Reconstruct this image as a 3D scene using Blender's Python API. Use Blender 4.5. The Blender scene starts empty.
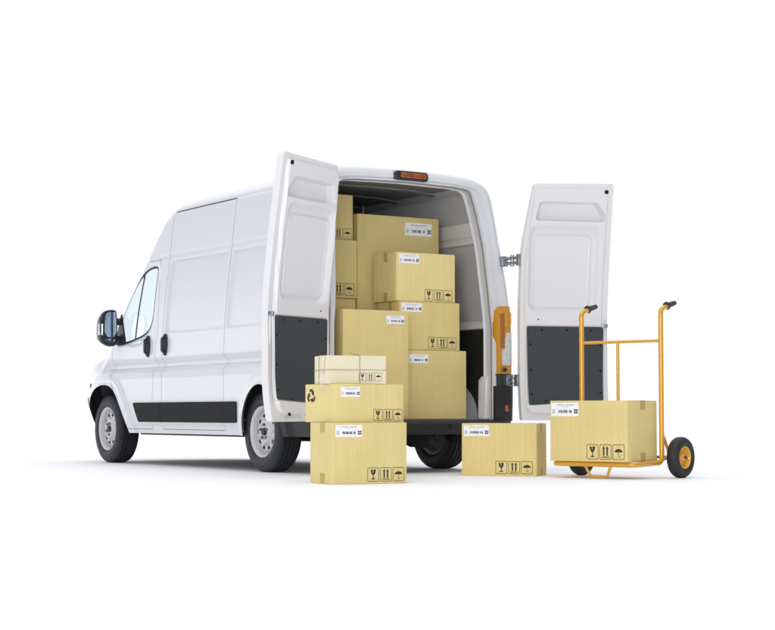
import bpy, math, random
import numpy as np
from math import sin, cos, pi, radians, sqrt
random.seed(7)
S = bpy.context.scene
COL = S.collection

# ------------------------------------------------------------------ camera, world, lamps, exposure
CAM = (-7.7185, -11.7902, 0.4945)
YAW, PITCH, FPX = 0.5622067, 0.0577373, 1700.0
cd = bpy.data.cameras.new('camera')
cam = bpy.data.objects.new('camera', cd); COL.objects.link(cam)
cam.location = CAM
cam.rotation_euler = (pi/2 + PITCH, 0, -YAW)
cd.sensor_fit = 'HORIZONTAL'; cd.sensor_width = 36.0
cd.lens = 36.0*FPX/775.0
cd.clip_start = 0.1; cd.clip_end = 1000
S.camera = cam

w = bpy.data.worlds.new('World'); S.world = w; w.use_nodes = True
nt = w.node_tree; nt.nodes.clear()
wo = nt.nodes.new('ShaderNodeOutputWorld'); bg = nt.nodes.new('ShaderNodeBackground')
tc = nt.nodes.new('ShaderNodeTexCoord')
def wdot(vec):
    n = nt.nodes.new('ShaderNodeVectorMath'); n.operation = 'DOT_PRODUCT'
    nt.links.new(tc.outputs['Generated'], n.inputs[0]); n.inputs[1].default_value = vec
    return n.outputs['Value']
# studio surround: white ahead of the camera, dimmer behind it and on the right, bright overhead
def mapr(v, a, b, c, d):
    r = nt.nodes.new('ShaderNodeMapRange'); r.interpolation_type = 'SMOOTHSTEP'; nt.links.new(v, r.inputs['Value'])
    for k, x in zip(('From Min', 'From Max', 'To Min', 'To Max'), (a, b, c, d)): r.inputs[k].default_value = x
    return r.outputs['Result']
def wmath(op, a, b):
    q = nt.nodes.new('ShaderNodeMath'); q.operation = op
    for i, x in enumerate((a, b)):
        if isinstance(x, (int, float)): q.inputs[i].default_value = x
        else: nt.links.new(x, q.inputs[i])
    return q.outputs[0]
ahead = mapr(wdot((sin(YAW), cos(YAW), 0.0)), 0.40, 0.88, 0.0, 1.0)
side_l = mapr(wdot((cos(YAW), -sin(YAW), 0.0)), -0.3, 0.7, 0.45, 0.16)
zen = wmath('MULTIPLY', mapr(wdot((0, 0, 1)), 0.30, 1.0, 0.0, 1.0), 1.17)
flat_l = wmath('ADD', side_l, wmath('MULTIPLY', ahead, wmath('SUBTRACT', 1.05, side_l)))
strip = wmath('MULTIPLY', wmath('MULTIPLY', mapr(wdot((-sin(YAW), cos(YAW), 0.0)), 0.70, 0.95, 0.0, 1.0), mapr(wdot((0, 0, 1)), 0.02, 0.24, 1.0, 0.0)), 1.15)  # bright patch added low on the left to reflect in the van side
nt.links.new(wmath('ADD', wmath('ADD', flat_l, zen), strip), bg.inputs['Strength'])
bg.inputs['Color'].default_value = (0.98, 0.985, 1.035, 1)
nt.links.new(bg.outputs[0], wo.inputs['Surface'])

def area(name, loc, target, sx, sy, power, color=(1, 1, 1)):
    l = bpy.data.lights.new(name, 'AREA'); l.shape = 'RECTANGLE'; l.size = sx; l.size_y = sy
    l.energy = power; l.color = color
    o = bpy.data.objects.new(name, l); COL.objects.link(o); o.location = loc
    from mathutils import Vector
    d = Vector(target) - Vector(loc)
    o.rotation_euler = d.to_track_quat('-Z', 'Y').to_euler()
    return o
area('key_softbox', (-9.0, -10.8, 2.35), (0, 0.5, 1.2), 4.5, 3.6, 530, (1.0, 0.99, 0.985))

vs = S.view_settings
S.display_settings.display_device = 'sRGB'
vs.view_transform = 'Standard'; vs.look = 'None'; vs.exposure = 0.0; vs.gamma = 1.0; vs.use_curve_mapping = False
S.cycles.max_bounces = 8; S.cycles.transparent_max_bounces = 12
S.cycles.use_denoising = True

# ------------------------------------------------------------------ materials
def srgb(r, g, b):
    f = lambda c: ((c/255+0.055)/1.055)**2.4 if c > 10 else c/255/12.92
    return (f(r), f(g), f(b), 1)
def mat(name, color, rough=0.5, metal=0.0, coat=0.0, noise=0.0, nscale=30.0, bump=0.0, bscale=200.0, spec=0.5, rvar=0.0):
    m = bpy.data.materials.new(name); m.use_nodes = True
    n = m.node_tree.nodes; l = m.node_tree.links; p = n['Principled BSDF']
    p.inputs['Base Color'].default_value = color
    p.inputs['Roughness'].default_value = rough; p.inputs['Metallic'].default_value = metal
    p.inputs['Coat Weight'].default_value = coat; p.inputs['Coat Roughness'].default_value = 0.06
    p.inputs['Specular IOR Level'].default_value = spec
    t = n.new('ShaderNodeTexCoord')
    if noise or rvar:
        x = n.new('ShaderNodeTexNoise'); x.inputs['Scale'].default_value = nscale; x.inputs['Detail'].default_value = 5
        l.new(t.outputs['Object'], x.inputs['Vector'])
    if noise:
        mr = n.new('ShaderNodeMapRange'); mr.inputs['From Min'].default_value = .3; mr.inputs['From Max'].default_value = .7
        mr.inputs['To Min'].default_value = 1-noise; mr.inputs['To Max'].default_value = 1+noise
        l.new(x.outputs['Fac'], mr.inputs['Value'])
        mx = n.new('ShaderNodeVectorMath'); mx.operation = 'SCALE'; mx.inputs[0].default_value = color[:3]
        l.new(mr.outputs['Result'], mx.inputs['Scale']); l.new(mx.outputs[0], p.inputs['Base Color'])
    if rvar:
        mr2 = n.new('ShaderNodeMapRange'); mr2.inputs['From Min'].default_value = .3; mr2.inputs['From Max'].default_value = .7
        mr2.inputs['To Min'].default_value = max(0, rough-rvar); mr2.inputs['To Max'].default_value = rough+rvar
        l.new(x.outputs['Fac'], mr2.inputs['Value']); l.new(mr2.outputs['Result'], p.inputs['Roughness'])
    if bump:
        b = n.new('ShaderNodeBump'); b.inputs['Strength'].default_value = bump; b.inputs['Distance'].default_value = .002
        y = n.new('ShaderNodeTexNoise'); y.inputs['Scale'].default_value = bscale; y.inputs['Detail'].default_value = 3
        l.new(t.outputs['Object'], y.inputs['Vector']); l.new(y.outputs['Fac'], b.inputs['Height']); l.new(b.outputs[0], p.inputs['Normal'])
    return m

def cardboard(name, color, stripe=0.075, mott=0.10):
    m = bpy.data.materials.new(name); m.use_nodes = True
    n = m.node_tree.nodes; l = m.node_tree.links; p = n['Principled BSDF']
    p.inputs['Roughness'].default_value = .8; p.inputs['Specular IOR Level'].default_value = .25
    t = n.new('ShaderNodeTexCoord'); sp = n.new('ShaderNodeSeparateXYZ'); l.new(t.outputs['Object'], sp.inputs[0])
    ad = n.new('ShaderNodeMath'); ad.operation = 'ADD'; l.new(sp.outputs['X'], ad.inputs[0]); l.new(sp.outputs['Y'], ad.inputs[1])
    oi = n.new('ShaderNodeObjectInfo')
    ad2 = n.new('ShaderNodeMath'); ad2.operation = 'MULTIPLY_ADD'; l.new(oi.outputs['Random'], ad2.inputs[0]); ad2.inputs[1].default_value = 7.0; l.new(ad.outputs[0], ad2.inputs[2])
    cb = n.new('ShaderNodeCombineXYZ'); l.new(ad2.outputs[0], cb.inputs['X'])
    zs = n.new('ShaderNodeMath'); zs.operation = 'MULTIPLY'; l.new(sp.outputs['Z'], zs.inputs[0]); zs.inputs[1].default_value = .035; l.new(zs.outputs[0], cb.inputs['Y'])
    s1 = n.new('ShaderNodeTexNoise'); s1.inputs['Scale'].default_value = 62; s1.inputs['Detail'].default_value = 2; l.new(cb.outputs[0], s1.inputs['Vector'])
    s2 = n.new('ShaderNodeTexNoise'); s2.inputs['Scale'].default_value = 120; s2.inputs['Detail'].default_value = 4; l.new(t.outputs['Object'], s2.inputs['Vector'])
    s3 = n.new('ShaderNodeTexNoise'); s3.inputs['Scale'].default_value = 4; s3.inputs['Detail'].default_value = 3; l.new(t.outputs['Object'], s3.inputs['Vector'])
    def rng(o, a, lo=.3, hi=.7):
        r = n.new('ShaderNodeMapRange'); r.inputs['From Min'].default_value = lo; r.inputs['From Max'].default_value = hi
        r.inputs['To Min'].default_value = 1-a; r.inputs['To Max'].default_value = 1+a; l.new(o, r.inputs['Value']); return r.outputs['Result']
    def mul(a, b):
        q = n.new('ShaderNodeMath'); q.operation = 'MULTIPLY'; l.new(a, q.inputs[0]); l.new(b, q.inputs[1]); return q.outputs[0]
    # flutes: an even ripple, slightly irregular
    wv = n.new('ShaderNodeMath'); wv.operation = 'MULTIPLY_ADD'; l.new(s3.outputs['Fac'], wv.inputs[0]); wv.inputs[1].default_value = 5.0
    wm = n.new('ShaderNodeMath'); wm.operation = 'MULTIPLY'; l.new(ad2.outputs[0], wm.inputs[0]); wm.inputs[1].default_value = 2*pi/.0165; l.new(wm.outputs[0], wv.inputs[2])
    ws_ = n.new('ShaderNodeMath'); ws_.operation = 'SINE'; l.new(wv.outputs[0], ws_.inputs[0])
    f = mul(mul(rng(s1.outputs['Fac'], stripe*.45), rng(s2.outputs['Fac'], mott)), mul(rng(s3.outputs['Fac'], .035), rng(ws_.outputs[0], stripe*.55, -1, 1)))
    f = mul(f, rng(oi.outputs['Random'], .04, 0, 1))
    mx = n.new('ShaderNodeVectorMath'); mx.operation = 'SCALE'; mx.inputs[0].default_value = color[:3]; l.new(f, mx.inputs['Scale'])
    l.new(mx.outputs[0], p.inputs['Base Color'])
    b = n.new('ShaderNodeBump'); b.inputs['Strength'].default_value = .35; b.inputs['Distance'].default_value = .0015
    l.new(f, b.inputs['Height']); l.new(b.outputs[0], p.inputs['Normal'])
    return m

M = {}
M['paint'] = mat('white_paint', (.675, .69, .72, 1), .32, coat=.8)
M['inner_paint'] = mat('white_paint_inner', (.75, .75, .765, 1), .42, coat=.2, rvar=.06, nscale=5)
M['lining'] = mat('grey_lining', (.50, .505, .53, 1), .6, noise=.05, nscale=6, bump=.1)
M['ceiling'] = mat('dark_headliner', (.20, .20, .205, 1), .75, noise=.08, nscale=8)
M['rail'] = mat('light_rail', (.72, .72, .71, 1), .5, noise=.03, nscale=10)
M['black_panel'] = mat('black_hardboard', (.018, .019, .019, 1), .65, noise=.1, nscale=14)
M['slate'] = mat('slate_hardboard', (.038, .047, .051, 1), .62, noise=.07, nscale=25, bump=.15, bscale=400)
M['plastic'] = mat('black_plastic', (.014, .015, .016, 1), .55, noise=.08, nscale=40, bump=.2, bscale=500)
M['moulding'] = mat('dark_moulding', (.016, .017, .018, 1), .7, spec=.2, noise=.06, nscale=30, bump=.2, bscale=600)
M['under'] = mat('underbody', (.02, .02, .021, 1), .8, noise=.25, nscale=10)
M['chrome'] = mat('zinc_steel', (.36, .40, .43, 1), .3, metal=1.0, rvar=.08, nscale=40)
M['dark_steel'] = mat('dark_steel', (.16, .17, .18, 1), .4, metal=.9, rvar=.08, nscale=40)
M['seal'] = mat('grey_rubber_seal', (.22, .22, .225, 1), .7, noise=.1, nscale=60)
M['rim'] = mat('silver_rim', (.58, .575, .57, 1), .42, metal=.15, coat=.2, noise=.03, nscale=20)
M['hole'] = mat('dark_recess', (.006, .006, .006, 1), .9)
M['hub'] = mat('black_hub', (.02, .022, .026, 1), .35)
M['gap'] = mat('seam_recess', (.36, .36, .38, 1), .8)
M['amber'] = mat('amber_lens', (.60, .265, .004, 1), .12, coat=1.0, noise=.12, nscale=30)
M['amber_dark'] = mat('amber_dark_lens', (.36, .125, .006, 1), .2, coat=.6)  # darker amber of the inner strip and bulb holder
M['clear'] = mat('clear_lens', (.62, .64, .65, 1), .15, coat=.8, noise=.12, nscale=30)
M['red_lens'] = mat('orange_red_lens', (.42, .10, .015, 1), .2, coat=.5, noise=.3, nscale=35)
M['card'] = cardboard('cardboard', (.715, .585, .255, 1))
M['card2'] = cardboard('cardboard_pale', (.74, .615, .28, 1))
M['paper'] = cardboard('wrapping_paper', (.77, .71, .52, 1), .012, .025)
M['tape'] = mat('packing_tape', (.47, .37, .115, 1), .6, noise=.06, nscale=60)
M['tape_pale'] = mat('packing_tape_pale', (.66, .57, .30, 1), .6, noise=.06, nscale=60)
M['label'] = mat('label_paper', (.86, .87, .9, 1), .5, noise=.02, nscale=40)
M['ink'] = mat('black_ink', (.028, .026, .02, 1), .7, noise=.2, nscale=90)
M['ink_grey'] = mat('grey_ink', (.22, .22, .23, 1), .7)
M['string'] = mat('grey_string', (.33, .31, .25, 1), .9, noise=.15, nscale=300)
M['orange'] = mat('orange_enamel', (.69, .335, .008, 1), .24, coat=1.0, rvar=.015, nscale=20)
M['grip'] = mat('grey_rubber_grip', (.035, .036, .038, 1), .6, noise=.1, nscale=80, bump=.3, bscale=300)
M['tyre2'] = mat('truck_tyre', (.016, .0165, .017, 1), .6, noise=.1, nscale=40, bump=.15, bscale=150)
M['mirror_glass'] = mat('mirror_glass', (.27, .36, .50, 1), .06, metal=.9)
M['headlight'] = mat('headlight_lens', (.45, .47, .48, 1), .1, coat=1, noise=.2, nscale=20)
M['ground'] = mat('studio_floor', (.945, .945, .945, 1), .7, noise=.004, nscale=2, spec=.2)

def tyre_mat():
    m = mat('tyre_rubber', (.019, .022, .026, 1), .55)
    n = m.node_tree.nodes; l = m.node_tree.links; p = n['Principled BSDF']
    t = n.new('ShaderNodeTexCoord'); sp = n.new('ShaderNodeSeparateXYZ'); l.new(t.outputs['Object'], sp.inputs[0])
    at = n.new('ShaderNodeMath'); at.operation = 'ARCTAN2'; l.new(sp.outputs['Y'], at.inputs[0]); l.new(sp.outputs['Z'], at.inputs[1])
    mu = n.new('ShaderNodeMath'); mu.operation = 'MULTIPLY'; l.new(at.outputs[0], mu.inputs[0]); mu.inputs[1].default_value = 92
    sn = n.new('ShaderNodeMath'); sn.operation = 'SINE'; l.new(mu.outputs[0], sn.inputs[0])
    # lateral sipes only on the tread and shoulder (radius > .315)
    yy = n.new('ShaderNodeVectorMath'); yy.operation = 'MULTIPLY'; l.new(t.outputs['Object'], yy.inputs[0]); yy.inputs[1].default_value = (0, 1, 1)
    ln = n.new('ShaderNodeVectorMath'); ln.operation = 'LENGTH'; l.new(yy.outputs[0], ln.inputs[0])
    st = n.new('ShaderNodeMapRange'); st.inputs['From Min'].default_value = .300; st.inputs['From Max'].default_value = .314; l.new(ln.outputs['Value'], st.inputs['Value'])
    mm = n.new('ShaderNodeMath'); mm.operation = 'MULTIPLY'; l.new(sn.outputs[0], mm.inputs[0]); l.new(st.outputs[0], mm.inputs[1])
    b = n.new('ShaderNodeBump'); b.inputs['Strength'].default_value = .8; b.inputs['Distance'].default_value = .006
    l.new(mm.outputs[0], b.inputs['Height']); l.new(b.outputs[0], p.inputs['Normal'])
    return m
M['tyre'] = tyre_mat()

def glass_mat(name, tint, gloss=.08):
    m = bpy.data.materials.new(name); m.use_nodes = True
    n = m.node_tree.nodes; l = m.node_tree.links; n.clear()
    o = n.new('ShaderNodeOutputMaterial'); tr = n.new('ShaderNodeBsdfTransparent'); gl = n.new('ShaderNodeBsdfGlossy')
    tr.inputs['Color'].default_value = tint; gl.inputs['Roughness'].default_value = .03
    lw = n.new('ShaderNodeLayerWeight'); lw.inputs['Blend'].default_value = .5
    pw = n.new('ShaderNodeMath'); pw.operation = 'POWER'; l.new(lw.outputs['Facing'], pw.inputs[0]); pw.inputs[1].default_value = 5
    fr = n.new('ShaderNodeMath'); fr.operation = 'MULTIPLY_ADD'; l.new(pw.outputs[0], fr.inputs[0]); fr.inputs[1].default_value = .8; fr.inputs[2].default_value = .05
    mx = n.new('ShaderNodeMixShader'); l.new(fr.outputs[0], mx.inputs['Fac']); l.new(tr.outputs[0], mx.inputs[1]); l.new(gl.outputs[0], mx.inputs[2])
    l.new(mx.outputs[0], o.inputs['Surface'])
    return m
M['glass'] = glass_mat('tinted_glass', (.92, .985, 1.0, 1))

# ------------------------------------------------------------------ mesh helpers
class MB:
    def __init__(s): s.v = []; s.f = []
    def add(s, vs, fs):
        b = len(s.v); s.v += [tuple(float(c) for c in p) for p in vs]; s.f += [tuple(b+i for i in f) for f in fs]; return s
    def box(s, x0, x1, y0, y1, z0, z1):
        return s.add([(x0,y0,z0),(x1,y0,z0),(x1,y1,z0),(x0,y1,z0),(x0,y0,z1),(x1,y0,z1),(x1,y1,z1),(x0,y1,z1)],
                     [(0,3,2,1),(4,5,6,7),(0,1,5,4),(1,2,6,5),(2,3,7,6),(3,0,4,7)])
    def hexa(s, p): # 8 points, same order as box
        return s.add(p, [(0,3,2,1),(4,5,6,7),(0,1,5,4),(1,2,6,5),(2,3,7,6),(3,0,4,7)])
    def tube(s, pts, r, n=14, caps=True):
        P = [np.array(p, float) for p in pts]; m = len(P)
        T = [(P[min(i+1,m-1)]-P[max(i-1,0)]) for i in range(m)]; T = [t/np.linalg.norm(t) for t in T]
        a = np.array([0,0,1.]) if abs(T[0][2]) < .9 else np.array([1.,0,0])
        N = np.cross(T[0], a); N /= np.linalg.norm(N); vs = []; fs = []
        rr = r if hasattr(r, '__len__') else [r]*m
        for i in range(m):
            N = N - T[i]*(N@T[i]); N /= np.linalg.norm(N); B = np.cross(T[i], N)
            for k in range(n):
                t = 2*pi*k/n; vs.append(P[i]+rr[i]*(cos(t)*N+sin(t)*B))
        for i in range(m-1):
            for k in range(n):
                fs.append((i*n+k, i*n+(k+1)%n, (i+1)*n+(k+1)%n, (i+1)*n+k))
        if caps: fs += [tuple(range(n-1,-1,-1)), tuple((m-1)*n+k for k in range(n))]
        return s.add(vs, fs)
    def lathe(s, prof, n=64, axis='x', close=False): # prof: (axial, radius)
        vs = []; fs = []; m = len(prof)
        for a, r in prof:
            for k in range(n):
                t = 2*pi*k/n; vs.append((a, r*cos(t), r*sin(t)))
        for i in range(m if close else m-1):
            j = (i+1) % m
            for k in range(n): fs.append((i*n+k, i*n+(k+1)%n, j*n+(k+1)%n, j*n+k))
        return s.add(vs, fs)
    def disc(s, a, r, cy=0, cz=0, n=16):
        return s.add([(a, cy+r*cos(2*pi*k/n), cz+r*sin(2*pi*k/n)) for k in range(n)], [tuple(range(n))])
    def prism(s, poly, d0, d1, fn): # poly in 2D, fn(a,b,d)->xyz
        n = len(poly)
        return s.add([fn(a,b,d0) for a,b in poly]+[fn(a,b,d1) for a,b in poly],
                     [tuple(range(n)), tuple(range(2*n-1,n-1,-1))]+[(i,i+n,(i+1)%n+n,(i+1)%n) for i in range(n)])
    def build(s, name, m, parent=None, bevel=0.0, smooth=40, seg=2, off=(0,0,0), recalc=True):
        me = bpy.data.meshes.new(name)
        me.from_pydata([(a-off[0], b-off[1], c-off[2]) for a, b, c in s.v], [], s.f)
        if recalc:
            import bmesh
            bm = bmesh.new(); bm.from_mesh(me); bmesh.ops.recalc_face_normals(bm, faces=bm.faces); bm.to_mesh(me); bm.free()
        me.materials.append(M[m] if isinstance(m, str) else m)
        if smooth:
            me.shade_smooth(); me.set_sharp_from_angle(angle=radians(smooth))
        o = bpy.data.objects.new(name, me); COL.objects.link(o)
        if parent: o.parent = parent
        if bevel:
            b = o.modifiers.new('bevel', 'BEVEL'); b.width = bevel; b.segments = seg; b.limit_method = 'ANGLE'; b.angle_limit = radians(35)
            b.harden_normals = False
        return o

def fillet(pts, r, n=6):
    P = [np.array(p, float) for p in pts]; out = [P[0]]
    for i in range(1, len(P)-1):
        a = P[i-1]-P[i]; b = P[i+1]-P[i]; la, lb = np.linalg.norm(a), np.linalg.norm(b); a /= la; b /= lb
        ang = math.acos(max(-1, min(1, a@b))); d = min(r/math.tan(ang/2), la*.48, lb*.48)
        p0, p2 = P[i]+a*d, P[i]+b*d
        for k in range(n+1):
            t = k/n; out.append((1-t)**2*p0+2*t*(1-t)*P[i]+t*t*p2)
    out.append(P[-1]); return out

def rrect(x0, y0, x1, y1, r, n=5):
    out = []
    for cx, cy, a0 in ((x1-r,y0+r,-90),(x1-r,y1-r,0),(x0+r,y1-r,90),(x0+r,y0+r,180)):
        for k in range(n+1):
            a = radians(a0+90*k/n); out.append((cx+r*cos(a), cy+r*sin(a)))
    return out
def rpoly(poly, r, n=5):
    P = [np.array(p, float) for p in poly]; out = []; m = len(P)
    for i in range(m):
        ri = r[i] if hasattr(r, '__len__') else r
        a = P[i-1]-P[i]; b = P[(i+1) % m]-P[i]; la, lb = np.linalg.norm(a), np.linalg.norm(b); a /= la; b /= lb
        ang = math.acos(max(-1, min(1, a@b))); d = min(ri/math.tan(ang/2), la*.48, lb*.48)
        for k in range(n+1):
            t = k/n; out.append((1-t)**2*(P[i]+a*d)+2*t*(1-t)*P[i]+t*t*(P[i]+b*d))
    return out
def chaikin(poly, it=2, closed=True, q=.25):
    P = [np.array(p, float) for p in poly]
    for _ in range(it):
        Q = [] if closed else [P[0]]; n = len(P)
        for i in range(n if closed else n-1):
            a, b = P[i], P[(i+1) % n]; Q += [a*(1-q)+b*q, a*q+b*(1-q)]
        if not closed: Q.append(P[-1])
        P = Q
    return P
def sdpoly(Y, Z, poly):
    V = np.array(poly, float); n = len(V); d = np.full(Y.shape, 1e9); s = np.ones(Y.shape)
    for i in range(n):
        a = V[i]; b = V[i-1]; e = b-a; wy = Y-a[0]; wz = Z-a[1]
        t = np.clip((wy*e[0]+wz*e[1])/(e@e+1e-12), 0, 1)
        d = np.minimum(d, (wy-e[0]*t)**2+(wz-e[1]*t)**2)
        c1 = Z >= a[1]; c2 = Z < b[1]; c3 = e[0]*wz > e[1]*wy
        s = np.where((c1 & c2 & c3) | (~c1 & ~c2 & ~c3), -s, s)
    return s*np.sqrt(d)
def sdline(Y, Z, pts):
    d = np.full(Y.shape, 1e9); V = np.array(pts, float)
    for i in range(len(V)-1):
        a, b = V[i], V[i+1]; e = b-a; t = np.clip(((Y-a[0])*e[0]+(Z-a[1])*e[1])/(e@e), 0, 1)
        d = np.minimum(d, np.hypot(Y-a[0]-e[0]*t, Z-a[1]-e[1]*t))
    return d
def sstep(x, a, b):
    t = np.clip((x-a)/(b-a), 0, 1); return t*t*(3-2*t)

class PM:  # a polygon mesh in a 2-D parameter plane that can be cut along f = 0
    def __init__(s, P, F): s.P = P; s.F = F
    @staticmethod
    def grid(us, vs):
        nu, nv = len(us), len(vs); U, V = np.meshgrid(us, vs, indexing='ij')
        P = np.stack([U.ravel(), V.ravel()], 1)
        i = np.arange(nu-1)[:, None]*nv+np.arange(nv-1)[None, :]
        F = np.stack([i, i+nv, i+nv+1, i+1], -1).reshape(-1, 4)
        return PM(P, F.tolist())
    def clip(s, fn):
        f = fn(s.P); f = np.where(np.abs(f) < 1e-6, 1e-6, f); pos = (f > 0).tolist(); fl = f.tolist()
        newP = []; cache = {}; base = len(s.P); F = []
        for face in s.F:
            k = sum(pos[i] for i in face)
            if k == len(face): F.append(face); continue
            if k == 0: continue
            out = []
            for a, b in zip(face, face[1:]+face[:1]):
                if pos[a]: out.append(a)
                if pos[a] != pos[b]:
                    key = (a, b) if a < b else (b, a)
                    if key not in cache:
                        t = fl[a]/(fl[a]-fl[b]); cache[key] = base+len(newP); newP.append(s.P[a]*(1-t)+s.P[b]*t)
                    out.append(cache[key])
            if len(out) > 2: F.append(out)
        P = np.vstack([s.P, np.array(newP)]) if newP else s.P
        used = np.unique(np.fromiter((i for f_ in F for i in f_), int)) if F else np.array([], int)
        mp = np.full(len(P), -1); mp[used] = np.arange(len(used)); ml = mp.tolist()
        return PM(P[used], [[ml[i] for i in f_] for f_ in F])

def tag(o, label=None, cat=None, group=None, kind=None):
    if label: o['label'] = label
    if cat: o['category'] = cat
    if group: o['group'] = group
    if kind: o['kind'] = kind
    return o
def empty(name, loc=(0,0,0), rz=0, parent=None):
    o = bpy.data.objects.new(name, None); COL.objects.link(o); o.location = loc; o.rotation_euler = (0,0,rz); o.empty_display_size = .2
    if parent: o.parent = parent
    return o
def copy_tree(o, parent=None):
    c = o.copy(); COL.objects.link(c)
    if parent: c.parent = parent
    for ch in o.children: copy_tree(ch, c)
    return c

# ------------------------------------------------------------------ ground
g = MB()
n = 96; rings = [0.01, 4, 8, 14, 30, 80, 250, 600]
for r in rings:
    g.v += [(r*cos(2*pi*k/n), 2+r*sin(2*pi*k/n), 0) for k in range(n)]
for i in range(len(rings)-1):
    for k in range(n): g.f.append((i*n+k, (i+1)*n+k, (i+1)*n+(k+1)%n, i*n+(k+1)%n))
tag(g.build('ground', 'ground'), kind='structure')

# ------------------------------------------------------------------ van body
van = empty('delivery_van', (0, 2.5, 0))
tag(van, 'white high roof delivery van with both rear doors open and cartons stacked inside', 'van')
OFF = (0, 2.5, 0)
HUB_R, HUB_F, RAX = .916, 4.228, .34

prof_c = [(.975,.305),(.992,.40),(1.0,.55),(1.0,1.0),(.997,1.2),(.985,1.45),(.962,1.68),(.935,1.88),(.918,2.05),(.893,2.28),(.882,2.36),(.862,2.42),(.815,2.475),(.735,2.513),(.6,2.535),(.35,2.55),(0,2.555)]
PC = np.array(chaikin(prof_c, 3, closed=False))
al = np.concatenate([[0], np.cumsum(np.hypot(*np.diff(PC, axis=0).T))]); LEN = al[-1]
def prof(s): return np.interp(s, al, PC[:,0]), np.interp(s, al, PC[:,1])
s_at_z = lambda z: float(np.interp(z, PC[:,1], al))
ZK = 2.30; SK = s_at_z(ZK); XK = float(np.interp(SK, al, PC[:,0]))
wz = lambda z: np.interp(z, PC[:,1], PC[:,0])
ZT_Y = [0,2.5,2.75,2.92,3.05,3.18,3.35,3.6,3.9,4.18,4.30,4.5,4.7,4.85,4.97]
ZT_Z = [2.555,2.555,2.545,2.52,2.46,2.34,2.145,1.86,1.54,1.235,1.165,1.125,1.08,1.03,1.0]
RC = .075
def rk(Z): return np.where(Z < 1.3, 0, .15*(np.clip(Z-1.3, 0, None)/1.15)**1.3) + .05*np.clip((.8-Z)/.4, 0, 1)**2*0
def base_surface(y, s):
    X, Z = prof(s)
    zt = np.interp(y, ZT_Y, ZT_Z)
    zl = .75; top = zt-(2.555-ZK)
    Zm = np.where(Z <= zl, Z, np.where(Z <= ZK, zl+(Z-zl)*(top-zl)/(ZK-zl), zt-(2.555-Z)))
    Xm = np.where(Z <= ZK, wz(Zm), X/XK*wz(top))
    # hood crown is flatter than the roof
    u = np.clip((y-4.0)/.97, 0, 1)
    Xm = Xm*(1-u**7.)**.4545
    Xm = Xm*(1-.16*np.clip((.66-Zm)/.34, 0, 1)**1.4*sstep(y, 4.35, 4.8))
    return Xm, Zm
def zof(y, s): return base_surface(y, s)[1]

ARCH_R = chaikin([(1.18,.1),(1.175,.42),(1.125,.57),(1.02,.69),(.86,.752),(.71,.71),(.58,.60),(.48,.44),(.43,.1)], 2)
ARCH_F = chaikin([(3.50,.1),(3.555,.30),(3.65,.44),(3.77,.58),(3.88,.70),(4.0,.765),(4.20,.785),(4.40,.745),(4.52,.66),(4.60,.50),(4.64,.1)], 2)
WIN = chaikin([(3.085,1.90),(3.08,1.80),(3.08,1.55),(3.09,1.38),(3.17,1.27),(3.36,1.215),(3.72,1.17),(3.90,1.165),(3.90,1.25),(3.80,1.47),(3.65,1.64),(3.5,1.785),(3.36,1.88),(3.22,1.905)], 2)
DOOR_F = [(3.04,1.955),(2.975,1.5),(2.965,1.28),(3.02,1.0),(3.07,.62),(3.10,.345),(3.60,.345),(3.72,.48),(3.86,.655),(3.99,.80),(4.03,.95),(4.02,1.15),(3.93,1.30),(3.70,1.665),(3.54,1.83),(3.42,1.92),(3.28,1.955)]
SLIDE = [(2.845,2.395),(2.845,1.3),(2.86,.97),(2.85,.345),(1.57,.345),(1.565,1.0),(1.555,2.395)]
TRIM = [(3.50,.597),(3.37,.412),(1.315,.412),(1.31,.597)]
PANEL_A = [(2.79,1.245),(2.79,1.925),(1.60,1.925),(1.60,1.245)]
PANEL_B = [(1.52,1.245),(1.52,1.925),(.18,1.925),(.18,1.245)]

def disp(y, s, Z):
    side = 1-sstep(s, SK-.05, SK+.05)
    d = np.zeros_like(y)
    # pressed window panels, recessed
    for pn in (PANEL_A, PANEL_B):
        d -= .020*sstep(-sdpoly(y, Z, pn), -.002, .011)
    # waist groove: tucks in then flares out again
    m = sstep(y, .02, .2)*(1-sstep(y, 4.05, 4.35))
    g1 = np.interp(Z, [.83,.882,.93,.968,1.018,1.03], [0,.012,-.045,-.045,.002,0])
    d += g1*m*side
    # crease under the roof cap
    g2 = np.interp(Z, [1.955,1.968,1.978,1.992], [0,-.012,-.012,0])*(1-sstep(y, 2.95, 3.1))
    d += g2*side
    # gutter under the roof edge
    d += np.interp(Z, [2.385,2.398,2.408,2.42], [0,-.005,-.005,0])*(1-sstep(y, 2.9, 3.2))*np.where(s < s_at_z(2.44), 1, 0)
    # wheel-arch flares
    for A in (ARCH_R, ARCH_F):
        sd = sdpoly(y, Z, A)
        d += (.030*(1-sstep(sd, .075, .115)) + .006*(1-sstep(sd, .0, .03)))*side
    # sill step
    d += -.010*(1-sstep(Z, .375, .40))*side*sstep(y, 1.25, 1.3)*(1-sstep(y, 3.5, 3.55))
    # window surround slightly sunk
    d -= .010*sstep(-sdpoly(y, Z, WIN), -.02, .01)*side
    return d
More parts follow.
